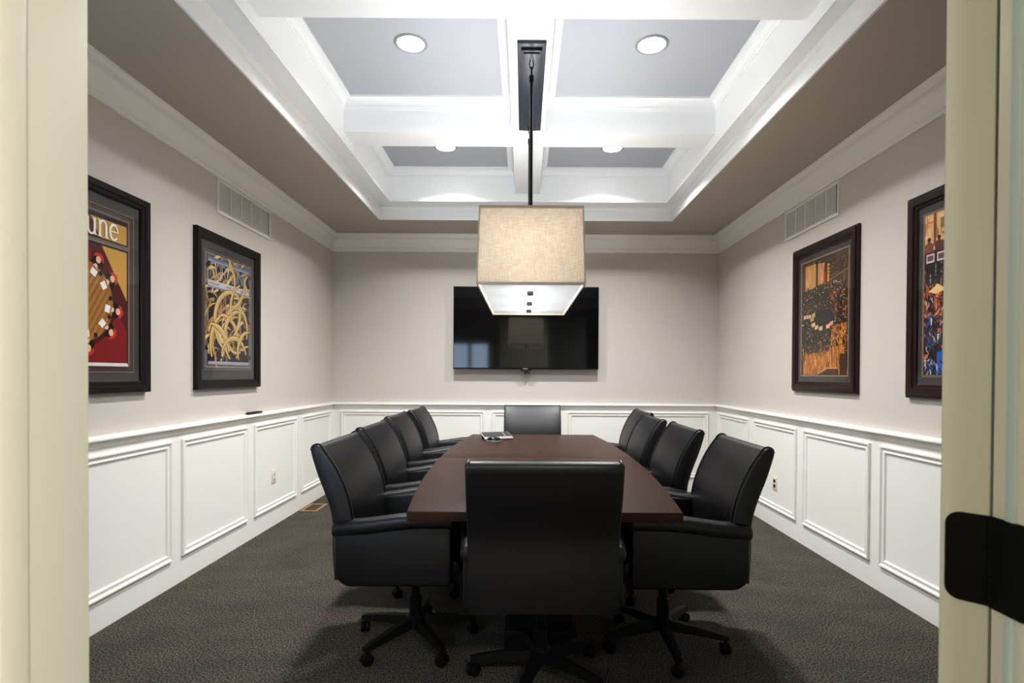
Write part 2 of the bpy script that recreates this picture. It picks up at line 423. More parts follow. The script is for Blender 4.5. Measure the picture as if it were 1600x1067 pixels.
# jamb leaf: built in world axes then moved to the door's frame
inv = (Matrix.Translation(Vector(door.location)) @ Matrix.Rotation(math.radians(45), 4, 'Z')).inverted()
mb = MB(); slab(mb, rrect(YF - 0.055, YF - 0.002, HZ[0], HZ[1], 0.015, (0, 1, 1, 0)), DX1 - 0.0035, DX1 + 0.0005, 0.0004, lambda a, b_, t: (t, a, b_), mid=0)
mb.build('hinge_leaf', M['black_metal'], hg, xf=inv)
mb = MB()
for k in range(3):
    h0 = HZ[0] + 0.0005 + k * 0.0345
    mb.lathe([(0.0045, h0), (0.0052, h0 + 0.0008), (0.0052, h0 + 0.033), (0.0045, h0 + 0.0338)], (0.0, -0.002, 0), 14)
mb.build('knuckle', M['black_metal'], hg)

# ------------------------------------------------------------------ conference table
TCX, TY_0, TY_1, TZ = 0.088, 2.15, 4.94, 0.755
tcy = (TY_0 + TY_1) / 2
table = empty('conference_table', (TCX, tcy, 0))
tag(table, 'long boat-shaped espresso wood conference table in the middle of the room', 'table')
def half(sgn):
    L = (TY_1 - TY_0) / 2; pts = []
    N = 14
    for k in range(N + 1):
        y = L * k / N; pts.append((0.548 + 0.085 * (1 - (y / L) ** 2), y))
    left = [(-x, y) for x, y in reversed(pts)]
    P = pts + left
    P = [(x, max(y, 0.0008)) for x, y in P]
    return [(x, sgn * y) for x, y in P]
for sg in (-1, 1):
    mb = MB(); slab(mb, half(sg), TZ - 0.04, TZ, 0.004, lambda a, b_, t: (a, b_, t), mid=0); mb.build('tabletop', M['wood'], table)
mb = MB(); mb.box(-0.18, 0.18, -0.93, 0.93, 0.655, TZ - 0.041, 0.004)
mb.build('apron', M['wood_dark'], table)
for sg in (-1, 1):
    mb = MB(); mb.box(-0.155, 0.155, sg * 0.72 - 0.24, sg * 0.72 + 0.24, 0.09, 0.655, 0.01).box(-0.175, 0.175, sg * 0.72 - 0.27, sg * 0.72 + 0.27, 0.0, 0.09, 0.01)
    mb.build('pedestal', M['wood_dark'], table)

# ------------------------------------------------------------------ conference chair
def make_chair():
    root = empty('conference_chair')
    rear = [(-0.300, 0.40), (-0.308, 0.52), (-0.310, 0.650), (-0.321, 0.714), (-0.344, 0.783), (-0.371, 0.853), (-0.3955, 0.930), (-0.403, 0.962)]
    top = [(-0.398, 0.979), (-0.380, 0.988), (-0.361, 0.982)]
    front = [(-0.344, 0.961), (-0.301, 0.899), (-0.263, 0.822), (-0.236, 0.744), (-0.222, 0.674), (-0.212, 0.58), (-0.205, 0.48), (-0.205, 0.40)]
    outline = catmull(rear + top + front, 3)
    mb = MB(); rz_ = [p[1] for p in rear]; rx_ = [p[0] for p in rear]
    def bulge(a, b_, t):
        k = max(i for i in range(len(rz_) - 1) if i == 0 or rz_[i] <= b_); f = min(1, (b_ - rz_[k]) / (rz_[k + 1] - rz_[k]))
        d = a - (rx_[k] + (rx_[k + 1] - rx_[k]) * f)
        return (a + 0.011 * (1 - (t / 0.286) ** 2) * min(1, max(0, (d - 0.02) / 0.06)), t, b_)
    slab(mb, outline, -0.286, 0.286, 0.011, bulge, mid=7)
    back = mb.build('backrest', M['leather'], root, smooth=60)
    path = catmull([(-0.403, 0.962)] + top + front[:-2], 3)
    for sy in (-1, 1):
        mb = MB(); mb.tube([(a + 0.0005, sy * 0.272, b_ + 0.0015) for a, b_ in inset(path + [(-0.30, 0.4)], -0.0022)[:-1]], 0.0036, 6); mb.build('piping', M['piping'], back)
    # seat
    so = catmull([(-0.205, 0.39), (-0.205, 0.475), (-0.05, 0.488), (0.15, 0.492), (0.225, 0.478), (0.25, 0.44), (0.235, 0.40), (0.18, 0.385), (0.0, 0.38)], 3, True)
    mb = MB(); slab(mb, so, -0.236, 0.236, 0.02, lambda a, b_, t: (a, t, b_), crown=0.012, mid=5); mb.build('seat', M['leather'], root, smooth=60)
    # arms
    for sy in (-1, 1):
        P = [(-0.298, 0.44), (-0.297, 0.640), (0.0, 0.668), (0.20, 0.668), (0.215, 0.64), (0.215, 0.40), (0.20, 0.380), (-0.22, 0.377)]
        arc = [(-0.22 - 0.076 * math.sin(a), 0.453 - 0.076 * math.cos(a)) for a in (0.2, 0.5, 0.8, 1.1, 1.4)]
        P = P[1:] + arc
        t0, t1 = (0.240, 0.302) if sy > 0 else (-0.302, -0.240)
        mb = MB(); slab(mb, P, t0, t1, 0.012, lambda a, b_, t: (a, t, b_), mid=1); pn = mb.build('side_panel', M['leather'], root, smooth=50)
        rings = []
        ctr = [(-0.304, 0.624, 0.80), (-0.301, 0.624, 0.93), (-0.292, 0.625, 1), (-0.15, 0.640, 1), (-0.02, 0.660, 1), (0.08, 0.668, 1), (0.19, 0.668, 1), (0.215, 0.664, 0.96), (0.228, 0.658, 0.8), (0.234, 0.652, 0.5)]
        for x, z, k in ctr:
            r = []
            for q in range(20):
                a = 2 * PI * q / 20; c, s_ = math.cos(a), math.sin(a)
                r.append((x, sy * (0.272 + 0.022 * min(1, max(0, (x + 0.30) / 0.25))) + 0.040 * k * math.copysign(abs(c) ** 0.75, c), z + 0.034 * k * math.copysign(abs(s_) ** 0.75, s_)))
            rings.append(r)
        mb = MB(); mb.loft(rings); mb.build('armrest', M['leather'], root, smooth=60)
    # mechanism, column, star base, casters
    MB().box(-0.14, 0.14, -0.12, 0.12, 0.335, 0.381, 0.01).build('tilt_mechanism', M['base_black'], root)
    MB().lathe([(0.026, 0.10), (0.030, 0.11), (0.030, 0.22), (0.020, 0.225), (0.020, 0.337)], n=16).build('gas_column', M['base_black'], root)
    mb = MB(); mb.lathe([(0.03, 0.075), (0.045, 0.08), (0.045, 0.125), (0.032, 0.135)], n=18)
    for k in range(5):
        a = 2 * PI * k / 5 + 0.3; c, s_ = math.cos(a), math.sin(a)
        rg = []
        for d, hw_, z0, z1 in ((0.02, 0.026, 0.08, 0.125), (0.15, 0.022, 0.075, 0.112), (0.27, 0.017, 0.066, 0.092), (0.30, 0.014, 0.066, 0.085)):
            rg.append([(c * d - s_ * w_, s_ * d + c * w_, z) for w_, z in ((-hw_, z0), (hw_, z0), (hw_ * 0.7, z1), (-hw_ * 0.7, z1))])
        mb.loft(rg)
    mb.build('star_base', M['base_black'], root)
    for k in range(5):
        a = 2 * PI * k / 5 + 0.3; c, s_ = math.cos(a) * 0.285, math.sin(a) * 0.285
        R_ = Matrix.Translation((c, s_, 0)) @ Matrix.Rotation(a * 1.7, 4, 'Z')
        mb = MB()
        for sx in (-1, 1): mb.lathe([(0.018, sx * 0.020), (0.027, sx * 0.018), (0.027, sx * 0.006), (0.018, sx * 0.004)], (0, 0, 0.027), 16, axis='Y')
        mb.tube([(0, 0, 0.03), (0, 0, 0.07)], 0.007, 8).box(-0.012, 0.016, -0.004, 0.004, 0.026, 0.054)
        mb.build('caster', M['base_black'], root, xf=R_)
    return root
proto = make_chair()
CH = [
    (-0.520, 2.640, 0, 'black leather conference chair nearest the doorway along the left wall side of the table'),
    (-0.555, 3.375, 0, 'second black leather chair from the doorway along the left side of the table'),
    (-0.600, 4.195, 0, 'third black leather chair from the doorway on the left side, mostly hidden behind the second'),
    (-0.585, 4.905, 0, 'black leather chair farthest from the doorway along the left side of the table'),
    (0.680, 2.620, 180, 'black leather conference chair nearest the doorway on the right side of the table'),
    (0.620, 3.345, 180, 'second black leather chair from the doorway along the right side of the table'),
    (0.595, 4.055, 180, 'third black leather chair from the doorway along the right side of the table'),
    (0.665, 4.735, 180, 'black leather chair farthest from the doorway along the right side of the table'),
    (0.078, 2.330, 90, 'black leather chair at the near end of the table with its back to the doorway'),
    (0.092, 5.160, -90, 'black leather chair at the far head of the table, below the wall television'),
]
for i, (x, y, r, lab) in enumerate(CH):
    o = proto if i == 0 else copy_tree(proto)
    o.location = (x, y, 0); o.rotation_euler = (0, 0, math.radians(r))
    tag(o, lab, 'chair', 'leather conference chairs round the table')

# ------------------------------------------------------------------ pendant lamp
PX, PY = 0.034, 3.35
pend = empty('pendant_lamp', (PX, PY, ZB))
tag(pend, 'long rectangular linen pendant lamp hanging from the coffered ceiling above the table', 'lamp')
def pl(mb, name, mt, par=None): return mb.build(name, mt, par or pend, xf=Matrix.Translation((0, 0, -ZB)) if True else None)
mb = MB(); mb.box(-0.076, 0.076, -0.505, 0.505, ZB - 0.018, ZB, 0.002)
can = pl(mb, 'canopy', M['bronze'])
pl(MB().box(-0.056, 0.056, -0.470, 0.470, ZB - 0.034, ZB - 0.018, 0.003).box(-0.044, 0.044, -0.455, 0.455, ZB - 0.042, ZB - 0.034, 0.002), 'canopy_step', M['bronze'], can)
SZ0, SZ1 = 1.740, 2.129
SB = (0.2655, 0.68); ST = (0.2545, 0.672)
for yy in (-0.395, 0.395):
    rd = MB(); rd.tube([(0, yy, SZ1 - 0.06), (0, yy, ZB - 0.155)], 0.0095, 12)
    rd.tube([(0, yy, ZB - 0.158), (0, yy, ZB - 0.125)], 0.013, 12)
    ro = pl(rd, 'rod', M['black_metal'])
    for zc, ang in ((ZB - 0.062, 0.2), (ZB - 0.105, 1.4)):
        lk = MB(); lp = []
        for k in range(20):
            a = 2 * PI * k / 20; u = 0.010 * math.cos(a); v = 0.026 * math.sin(a)
            lp.append((u * math.cos(ang), yy + u * math.sin(ang), zc + v))
        lk.tube(lp + [lp[0], lp[1]], 0.0032, 8); pl(lk, 'chain_link', M['black_metal'], ro)
# shade walls: a thin tapered open box
def ringbox(hx, hy, z): return [(-hx, -hy, z), (hx, -hy, z), (hx, hy, z), (-hx, hy, z)]
sh = MB(); th = 0.004
sh.loft([ringbox(SB[0], SB[1], SZ0), ringbox(ST[0], ST[1], SZ1), ringbox(ST[0] - th, ST[1] - th, SZ1), ringbox(SB[0] - th, SB[1] - th, SZ0)], cap=False, loop=True)
shade = pl(sh, 'lamp_shade', M['linen'])
tr = MB()
for (hx, hy, z) in ((SB[0] + 0.001, SB[1] + 0.001, SZ0 - 0.001), (ST[0] + 0.001, ST[1] + 0.001, SZ1 - 0.013)):
    tr.loft([ringbox(hx, hy, z), ringbox(hx, hy, z + 0.014), ringbox(hx - 0.006, hy - 0.006, z + 0.014), ringbox(hx - 0.006, hy - 0.006, z)], cap=False, loop=True)
for sx in (-1, 1):
    for sy in (-1, 1):
        tr.tube([(sx * SB[0], sy * SB[1], SZ0), (sx * ST[0], sy * ST[1], SZ1)], 0.0035, 6)
pl(tr, 'shade_binding', M['linen_trim'], shade)
pl(MB().box(-SB[0] + 0.012, SB[0] - 0.012, -SB[1] + 0.012, SB[1] - 0.012, SZ0 + 0.008, SZ0 + 0.012), 'diffuser', M['acrylic'])
for yy in (-0.40, 0.03, 0.42):
    pl(MB().lathe([(0.014, SZ0 - 0.012), (0.017, SZ0 - 0.009), (0.017, SZ0 + 0.008)], (0, yy, 0), 18), 'finial', M['nickel'])
fr = MB(); fr.tube([(0, -0.60, SZ1 - 0.06), (0, 0.60, SZ1 - 0.06)], 0.006, 8)
for yy in (-0.58, 0.58): fr.tube([(-ST[0] + 0.002, yy, SZ1 - 0.06), (ST[0] - 0.002, yy, SZ1 - 0.06)], 0.004, 8)
for yy in (-0.40, 0.03, 0.42): fr.lathe([(0.015, SZ1 - 0.12), (0.018, SZ1 - 0.115), (0.018, SZ1 - 0.065), (0.008, SZ1 - 0.06)], (0, yy, 0), 14).tube([(0.03, yy, SZ0 + 0.01), (0.03, yy, SZ1 - 0.06)], 0.003, 6)
pl(fr, 'lamp_harp', M['bronze'])
for k, yy in enumerate((-0.40, 0.0, 0.40)):
    ld = bpy.data.lights.new('bulb', 'POINT'); ld.energy = PENDANT_W; ld.color = (0.94, 0.975, 1.0); ld.shadow_soft_size = 0.045
    lo = bpy.data.objects.new('bulb', ld); COL.objects.link(lo); lo.parent = pend; lo.location = (0, yy, 1.945 - ZB)

# ------------------------------------------------------------------ recessed downlights
def downlight(x, y, label):
    r = empty('recessed_downlight', (x, y, ZC)); tag(r, label, 'ceiling light', 'recessed downlights in the coffered ceiling')
    MB().lathe([(0.078, -0.001), (0.082, -0.007), (0.090, -0.008), (0.098, -0.004), (0.099, 0.0), (0.078, 0.0)], n=40).build('trim_ring', M['white_ring'], r)
    MB().lathe([(0.0005, -0.003), (0.078, -0.003), (0.079, 0.0), (0.0005, 0.0)], n=40).build('lens', M['lens'], r)
    ld = bpy.data.lights.new('downlight_beam', 'AREA'); ld.shape = 'DISK'; ld.size = 0.15; ld.energy = DOWNLIGHT_W; ld.color = (0.97, 0.985, 1.0); ld.spread = math.radians(129)
    lo = bpy.data.objects.new('downlight_beam', ld); COL.objects.link(lo); lo.parent = r; lo.location = (0, 0, -0.006)
for x, y, lab in ((-0.683, 3.264, 'round recessed downlight in the large coffer left of the lamp canopy'),
                  (0.754, 3.264, 'round recessed downlight in the large coffer right of the lamp canopy'),
                  (-0.686, 4.744, 'recessed downlight in the far left coffer, partly hidden by the cross beam'),
                  (0.760, 4.744, 'recessed downlight in the far right coffer, partly hidden by the cross beam')):
    downlight(x, y, lab)
# added fill light in the hall behind the viewer, brightens the door jambs
r = empty('hall_fill_light', (0.85, -1.1, 2.75)); tag(r, 'added round fill light on the hall ceiling, out of view', 'ceiling light')
MB().lathe([(0.15, -0.05), (0.16, -0.04), (0.165, 0.0)], n=32).build('fill_bowl', M['lens'], r)
ld = bpy.data.lights.new('hall_fill_glow', 'AREA'); ld.shape = 'DISK'; ld.size = 0.3; ld.energy = HALL_FILL_W; ld.color = (1.0, 0.97, 0.88)
lo = bpy.data.objects.new('hall_fill_glow', ld); COL.objects.link(lo); lo.parent = r; lo.location = (0, 0, -0.055)

# ------------------------------------------------------------------ television
TVX0, TVX1, TVZ0, TVZ1, TVY = -0.774, 0.823, 1.356, 2.264, 5.98
tv = empty('television', ((TVX0 + TVX1) / 2, YB, TVZ0)); tag(tv, 'large black flat-screen television mounted on the far wall', 'television')
def tvp(mb, n, mt, par=None): return mb.build(n, mt, par or tv, xf=Matrix.Translation(-Vector(tv.location)))
tvp(MB().box(TVX0, TVX1, TVY, TVY + 0.035, TVZ0, TVZ1, 0.004), 'tv_casing', M['bezel'])
tvp(MB().box(TVX0 + 0.008, TVX1 - 0.008, TVY - 0.001, TVY + 0.002, TVZ0 + 0.016, TVZ1 - 0.008), 'screen', M['screen'])
tvp(MB().box(-0.30, 0.35, TVY + 0.033, YB - 0.001, 1.55, 2.05, 0.01), 'wall_bracket', M['bezel'])
tvp(MB().box(-0.006, 0.045, TVY - 0.0025, TVY, TVZ0 + 0.004, TVZ0 + 0.011), 'emblem', M['silver'])
tc = tvp(MB().box(-0.035, 0.085, TVY - 0.004, TVY + 0.03, TVZ0 - 0.016, TVZ0 - 0.0005, 0.003).box(0.0, 0.055, TVY - 0.008, TVY + 0.02, TVZ0 - 0.034, TVZ0 - 0.014, 0.005).box(0.02, 0.034, TVY, TVY + 0.014, TVZ0 - 0.055, TVZ0 - 0.032, 0.002).box(0.046, 0.075, TVY, TVY + 0.014, TVZ0 - 0.046, TVZ0 - 0.036, 0.002), 'sensor_mount', M['bezel'])

# ------------------------------------------------------------------ wall return grilles
def grille(x, y0, y1, z0, z1, face, label):
    r = empty('air_grille', (x, (y0 + y1) / 2, z0), math.radians(90 if face > 0 else -90)); tag(r, label, 'vent', 'white wall air grilles')
    W_, H_ = y1 - y0, z1 - z0; hw_ = W_ / 2
    f = MB(); bw = 0.022
    f.box(-hw_, hw_, -0.008, 0, 0, bw, 0.002).box(-hw_, hw_, -0.008, 0, H_ - bw, H_, 0.002).box(-hw_, -hw_ + bw, -0.008, 0, bw, H_ - bw, 0.002).box(hw_ - bw, hw_, -0.008, 0, bw, H_ - bw, 0.002)
    cw = (W_ - 2 * bw) / 5
    for k in range(1, 5): f.box(-hw_ + bw + cw * k - 0.006, -hw_ + bw + cw * k + 0.006, -0.007, 0, bw, H_ - bw)
    fo = f.build('grille_frame', M['ventwhite'], r)
    MB().box(-hw_ + 0.01, hw_ - 0.01, -0.0012, 0, 0.01, H_ - 0.01).build('duct_backing', M['duct'], r)
    for c in range(5):
        s_ = MB(); xa = -hw_ + bw + cw * c + 0.006; xb = xa + cw - 0.012; n = 20; step = (H_ - 2 * bw) / n
        for k in range(n):
            z = bw + step * k
            s_.loft([[(xx, -0.0065, z + step * 0.04), (xx, -0.006, z + step * 0.0), (xx, -0.0030, z + step * 0.82), (xx, -0.0040, z + step * 0.86)] for xx in (xa, xb - 0.008)])
        s_.build('louvre_bank', M['ventwhite'], r, smooth=0)
grille(XL, 3.785, 4.575, 2.412, 2.655, 1, 'white louvred air grille high on the left wall above the ribbon picture')
grille(XR, 3.757, 4.53, 2.412, 2.655, -1, 'white louvred air grille high on the right wall above the amber crowd painting')

# outlets
def outlet(x, y, z, face, label, dark):
    r = empty('wall_outlet', (x, y, z), math.radians(90 if face > 0 else -90)); tag(r, label, 'outlet')
    MB().box(-0.036, 0.036, -0.006, 0, -0.058, 0.058, 0.0025).build('cover_plate', M['plate'], r)
    for zz in (-0.021, 0.021):
        rc = MB().box(-0.017, 0.017, -0.0085, -0.005, zz - 0.014, zz + 0.014, 0.003).build('receptacle', M['slot'] if dark else M['plate'], r)
        MB().box(-0.008, -0.005, -0.0092, -0.0083, zz - 0.005, zz + 0.006).box(0.005, 0.008, -0.0092, -0.0083, zz - 0.005, zz + 0.006).build('slots', M['slot'], rc)
outlet(XL + D, 4.62, 0.422, 1, 'almond wall outlet in a white panel on the left wall', False)
outlet(XR - D, 4.646, 0.380, -1, 'almond wall outlet with dark sockets low on the right wall', True)

# floor register
reg = empty('floor_register', (-2.018, 5.24, 0)); tag(reg, 'tan framed floor register in the carpet by the left wall', 'vent')
f = MB(); f.box(-0.083, 0.083, -0.145, -0.120, 0, 0.008, 0.002).box(-0.083, 0.083, 0.120, 0.145, 0, 0.008, 0.002).box(-0.083, -0.058, -0.12, 0.12, 0, 0.008, 0.002).box(0.058, 0.083, -0.12, 0.12, 0, 0.008, 0.002)
f.build('register_frame', M['register'], reg)
MB().box(-0.06, 0.06, -0.122, 0.122, 0.0, 0.0015).build('duct_opening', M['duct'], reg)
f = MB()
for k in range(11): f.box(-0.058, 0.058, -0.115 + 0.0222 * k, -0.109 + 0.0222 * k, 0.001, 0.006)
f.build('register_slats', mat('brown_register_slats', rgb(104, 78, 54), 0.5, 0.3), reg)

# slim black remote resting on the chair rail
pen = empty('remote_control', (XL + 0.026, 4.262, 0.980)); tag(pen, 'slim black remote lying on the chair rail along the left wall', 'remote')
pr = MB(); pr.box(-0.016, 0.016, -0.105, 0.105, 0.0005, 0.016, 0.005, 3); pr.build('remote_body', M['bezel'], pen)
kb_ = MB()
for k in range(8):
    for sx in (-0.007, 0.007): kb_.box(sx - 0.004, sx + 0.004, -0.085 + k * 0.02, -0.075 + k * 0.02, 0.0155, 0.0175)
kb_.build('buttons', M['keys'], pen)

# keyboard and mouse on the table
kb = empty('keyboard', (-0.225, 4.60, TZ), math.radians(20)); tag(kb, 'silver keyboard with dark keys lying askew on the far end of the table', 'keyboard')
tilt = Matrix.Translation((0, -0.08, 0.001)) @ Matrix.Rotation(math.radians(14), 4, 'X') @ Matrix.Translation((0, 0.08, 0))
b = MB(); b.box(-0.125, 0.125, -0.08, 0.08, 0.0, 0.012, 0.004); b.build('keyboard_body', M['silver'], kb, xf=tilt)
b = MB()
for (x0, x1, n) in ((-0.119, 0.062, 12), (0.068, 0.119, 4)):
    cw = (x1 - x0) / n
    for rrow in range(5):
        for k in range(n): b.box(x0 + cw * k + 0.002, x0 + cw * (k + 1) - 0.002, -0.040 + rrow * 0.0225, -0.021 + rrow * 0.0225, 0.011, 0.0165, 0.0015, 1)
b.build('keys', M['keys'], kb, xf=tilt)
MB().box(-0.115, -0.09, 0.055, 0.063, 0.0, 0.036).box(0.09, 0.115, 0.055, 0.063, 0.0, 0.036).build('feet', M['bezel'], kb)
ms = empty('computer_mouse', (-0.238, 4.395, TZ), math.radians(172)); tag(ms, 'glossy black computer mouse with silver skirt beside the keyboard', 'mouse')
def mring(k, z): return [(0.058 * k * math.cos(a) * (1.0 if math.cos(a) > 0 else 1.05), 0.034 * k * math.sin(a) * (1 + 0.12 * math.cos(a)), z) for a in [2 * PI * q / 28 for q in range(28)]]
MB().loft([mring(0.96, 0.0), mring(1.0, 0.004), mring(1.0, 0.010), mring(0.97, 0.012)]).build('mouse_skirt', M['silver'], ms)
MB().loft([mring(0.97, 0.0115), mring(0.95, 0.020), mring(0.86, 0.029), mring(0.68, 0.036), mring(0.42, 0.0395), mring(0.12, 0.041)]).build('mouse_shell', M['gloss_black'], ms, smooth=60)
MB().lathe([(0.007, -0.003), (0.009, -0.001), (0.009, 0.001), (0.007, 0.003)], (0.030, 0, 0.031), 14, axis='Y').build('scroll_wheel', M['silver'], ms)

# ------------------------------------------------------------------ framed pictures
class Art:
    def __init__(self, w_, h_): self.w, self.h = w_, h_; self.F = []; self.k = 0
    def poly(self, pts, c, lift=None):
        self.k += 1; self.F.append((pts, c, self.k if lift is None else lift))
    def rect(self, u0, u1, v0, v1, c): self.poly([(u0, v0), (u1, v0), (u1, v1), (u0, v1)], c)
    def stroke(self, pts, wd, c, taper=False):
        # constant or tapering-width ribbon; pts in metres (x, z)
        L, R_ = [], []; n = len(pts)
        for i, p in enumerate(pts):
            a = Vector(pts[max(i - 1, 0)]); b_ = Vector(pts[min(i + 1, n - 1)]); t = b_ - a
            if t.length < 1e-9: t = Vector((1, 0))
            t.normalize(); nn = Vector((-t.y, t.x)); q = Vector(p)
            ww = wd[i] if isinstance(wd, (list, tuple)) else wd * ((0.25 + 0.75 * math.sin(PI * i / (n - 1))) if taper else 1)
            L.append(q + nn * ww / 2); R_.append(q - nn * ww / 2)
        self.k += 1
        for i in range(n - 1):
            self.F.append(([tuple(L[i]), tuple(L[i + 1]), tuple(R_[i + 1]), tuple(R_[i])], c, self.k))
    def clipped(self):
        out = []
        hw_, hh = self.w / 2, self.h / 2
        for pts, c, k in self.F:
            P = list(pts)
            for ax, lim, sg in ((0, hw_, 1), (0, -hw_, -1), (1, hh, 1), (1, -hh, -1)):
                Q = []
                for i in range(len(P)):
                    a, b_ = P[i - 1], P[i]; ia = sg * a[ax] <= sg * lim + 1e-9; ib = sg * b_[ax] <= sg * lim + 1e-9
                    if ia != ib:
                        t = (lim - a[ax]) / (b_[ax] - a[ax]); Q.append((a[0] + (b_[0] - a[0]) * t, a[1] + (b_[1] - a[1]) * t))
                    if ib: Q.append(b_)
                P = Q
                if len(P) < 3: break
            if len(P) >= 3: out.append((P, c, k))
        return out
    def build(self, parent, y0, z_center):
        F = self.clipped(); kmax = max(k for _, _, k in F)
        vs, fs, cs = [], [], []
        for P, c, k in F:
            i0 = len(vs); y = y0 - 0.003 * k / kmax
            A = sum(P[i - 1][0] * P[i][1] - P[i][0] * P[i - 1][1] for i in range(len(P)))
            if abs(A) < 1e-10: continue
            if A < 0: P = P[::-1]
            vs += [(p[0], y, p[1] + z_center) for p in P]; fs.append(list(range(i0, i0 + len(P)))); cs.append((c, len(P)))
        me = bpy.data.meshes.new('artwork'); me.from_pydata(vs, [], fs)
        at = me.color_attributes.new('pigment', 'FLOAT_COLOR', 'CORNER'); i = 0
        for c, n in cs:
            for _ in range(n): at.data[i].color = c; i += 1
        me.materials.append(M['art'])
        o = bpy.data.objects.new('artwork', me); COL.objects.link(o); o.parent = parent
        return o

def picture(side, yc, z0, W_, H_, art, art_dz, label, border, fm, stepped, fillets):
    x = XL if side > 0 else XR
    r = empty('framed_picture', (x, yc, z0), math.radians(90 if side > 0 else -90))
    tag(r, label, 'picture', 'framed pictures on the side walls')
    dp = 0.035; hw_ = W_ / 2
    prof = [(0.0, 0.0), (0.0, dp - 0.006), (0.004, dp), (border * 0.55, dp - 0.002), (border * 0.62, dp - 0.008), (border - 0.006, dp - 0.010), (border, dp - 0.018), (border, 0.008)] if not stepped else \
           [(0.0, 0.0), (0.0, dp * 0.55), (0.004, dp * 0.66), (0.014, dp * 0.68), (0.016, dp * 0.95), (0.026, dp), (border * 0.72, dp - 0.004), (border * 0.78, dp - 0.012), (border - 0.004, dp - 0.015), (border, dp - 0.02), (border, 0.008)]
    MB().sweep_rect(prof, (-hw_, hw_, 0, H_), lambda u, v, h: (u, -h, v)).build('frame', fm, r)
    MB().box(-hw_ + 0.01, hw_ - 0.01, -0.009, -0.001, 0.01, H_ - 0.01).build('mat_board', M['matboard'], r)
    zc = H_ / 2 + art_dz
    fl = MB()
    off = 0.0
    for (wd, rise) in fillets:
        fl.sweep_rect([(off, 0.009), (off, 0.009 + rise), (off + wd, 0.009 + rise), (off + wd, 0.009)], (-art.w / 2 - 0.012, art.w / 2 + 0.012, zc - art.h / 2 - 0.012, zc + art.h / 2 + 0.012), lambda u, v, h: (u, -h, v)); off += wd + 0.003
    fl.build('fillet', M['fillet'], r)
    art.build(r, -0.0095, zc)
    MB().box(-hw_ + border - 0.004, hw_ - border + 0.004, -0.0165, -0.0145, border - 0.004, H_ - border + 0.004).build('glass', M['glass'], r)
    return r

def arc(cx, cz, r, a0, a1, n=16, ry=None):
    return [(cx + r * math.cos(math.radians(a0 + (a1 - a0) * i / n)), cz + (ry or r) * math.sin(math.radians(a0 + (a1 - a0) * i / n))) for i in range(n + 1)]
def disc(cx, cz, r, n=24): return [(cx + r * math.cos(2 * PI * i / n), cz + r * math.sin(2 * PI * i / n)) for i in range(n)]

# --- serif lettering built from strokes (x-height = 1)
def serif_letter(A, ch, x, z, s, c):
    th, tn = 0.17 * s, 0.085 * s
    def st(px, y0, y1, w_=th): A.poly([(x + px * s - w_ / 2, z + y0 * s), (x + px * s + w_ / 2, z + y0 * s), (x + px * s + w_ / 2, z + y1 * s), (x + px * s - w_ / 2, z + y1 * s)], c)
    def sf(px, y, wl=0.16, wr=0.16): A.poly([(x + (px - wl) * s, z + y * s - 0.025 * s), (x + (px + wr) * s, z + y * s - 0.025 * s), (x + (px + wr) * s, z + y * s + 0.03 * s), (x + (px - wl) * s, z + y * s + 0.03 * s)], c)
    def ar(cx, cy, rx, ry, a0, a1, ws): 
        p = [(x + (cx + rx * math.cos(math.radians(a))) * s, z + (cy + ry * math.sin(math.radians(a))) * s) for a in [a0 + (a1 - a0) * i / 18 for i in range(19)]]
        A.stroke(p, ws(th, tn), c)
    if ch == 'n':
        st(0.14, 0, 1); sf(0.14, 0); sf(0.05, 0.97, 0.08, 0.1); st(0.66, 0, 0.62); sf(0.66, 0)
        ar(0.42, 0.60, 0.24, 0.40, 160, 0, lambda a, b_: [b_ + (a - b_) * (i / 18) for i in range(19)]); return 0.84
    if ch == 'u':
        st(0.14, 0.38, 1); sf(0.07, 0.97, 0.1, 0.1); st(0.66, 0, 1); sf(0.58, 0.97, 0.1, 0.1); sf(0.74, 0.02, 0.1, 0.1)
        ar(0.40, 0.38, 0.26, 0.38, 180, 350, lambda a, b_: [a + (b_ - a) * (i / 18) for i in range(19)]); return 0.86
    if ch == 'e':
        ar(0.40, 0.5, 0.33, 0.48, 5, 325, lambda a, b_: [b_ + (a - b_) * math.sin(PI * i / 18) for i in range(19)])
        A.poly([(x + 0.08 * s, z + 0.50 * s), (x + 0.76 * s, z + 0.50 * s), (x + 0.76 * s, z + 0.57 * s), (x + 0.08 * s, z + 0.57 * s)], c); return 0.80
    if ch == 't':
        st(0.22, 0.25, 1.28); sf(0.24, 0.97, 0.24, 0.22); ar(0.40, 0.26, 0.18, 0.26, 180, 330, lambda a, b_: [a + (b_ - a) * (i / 18) for i in range(19)]); return 0.58
    if ch == 'r':
        st(0.14, 0, 1); sf(0.14, 0); sf(0.05, 0.97, 0.08, 0.1); ar(0.40, 0.70, 0.24, 0.28, 170, 50, lambda a, b_: [b_ + (a - b_) * (i / 18) for i in range(19)]); return 0.60
    if ch == 'o':
        ar(0.42, 0.5, 0.34, 0.48, 0, 360, lambda a, b_: [b_ + (a - b_) * abs(math.cos(2 * PI * i / 18)) for i in range(19)]); return 0.86
    if ch == 'F':
        st(0.2, 0, 1.42, th * 1.1); sf(0.2, 0, 0.2, 0.2); sf(0.48, 1.39, 0.48, 0.34); sf(0.42, 0.76, 0.2, 0.22); return 0.88
    return 0.5

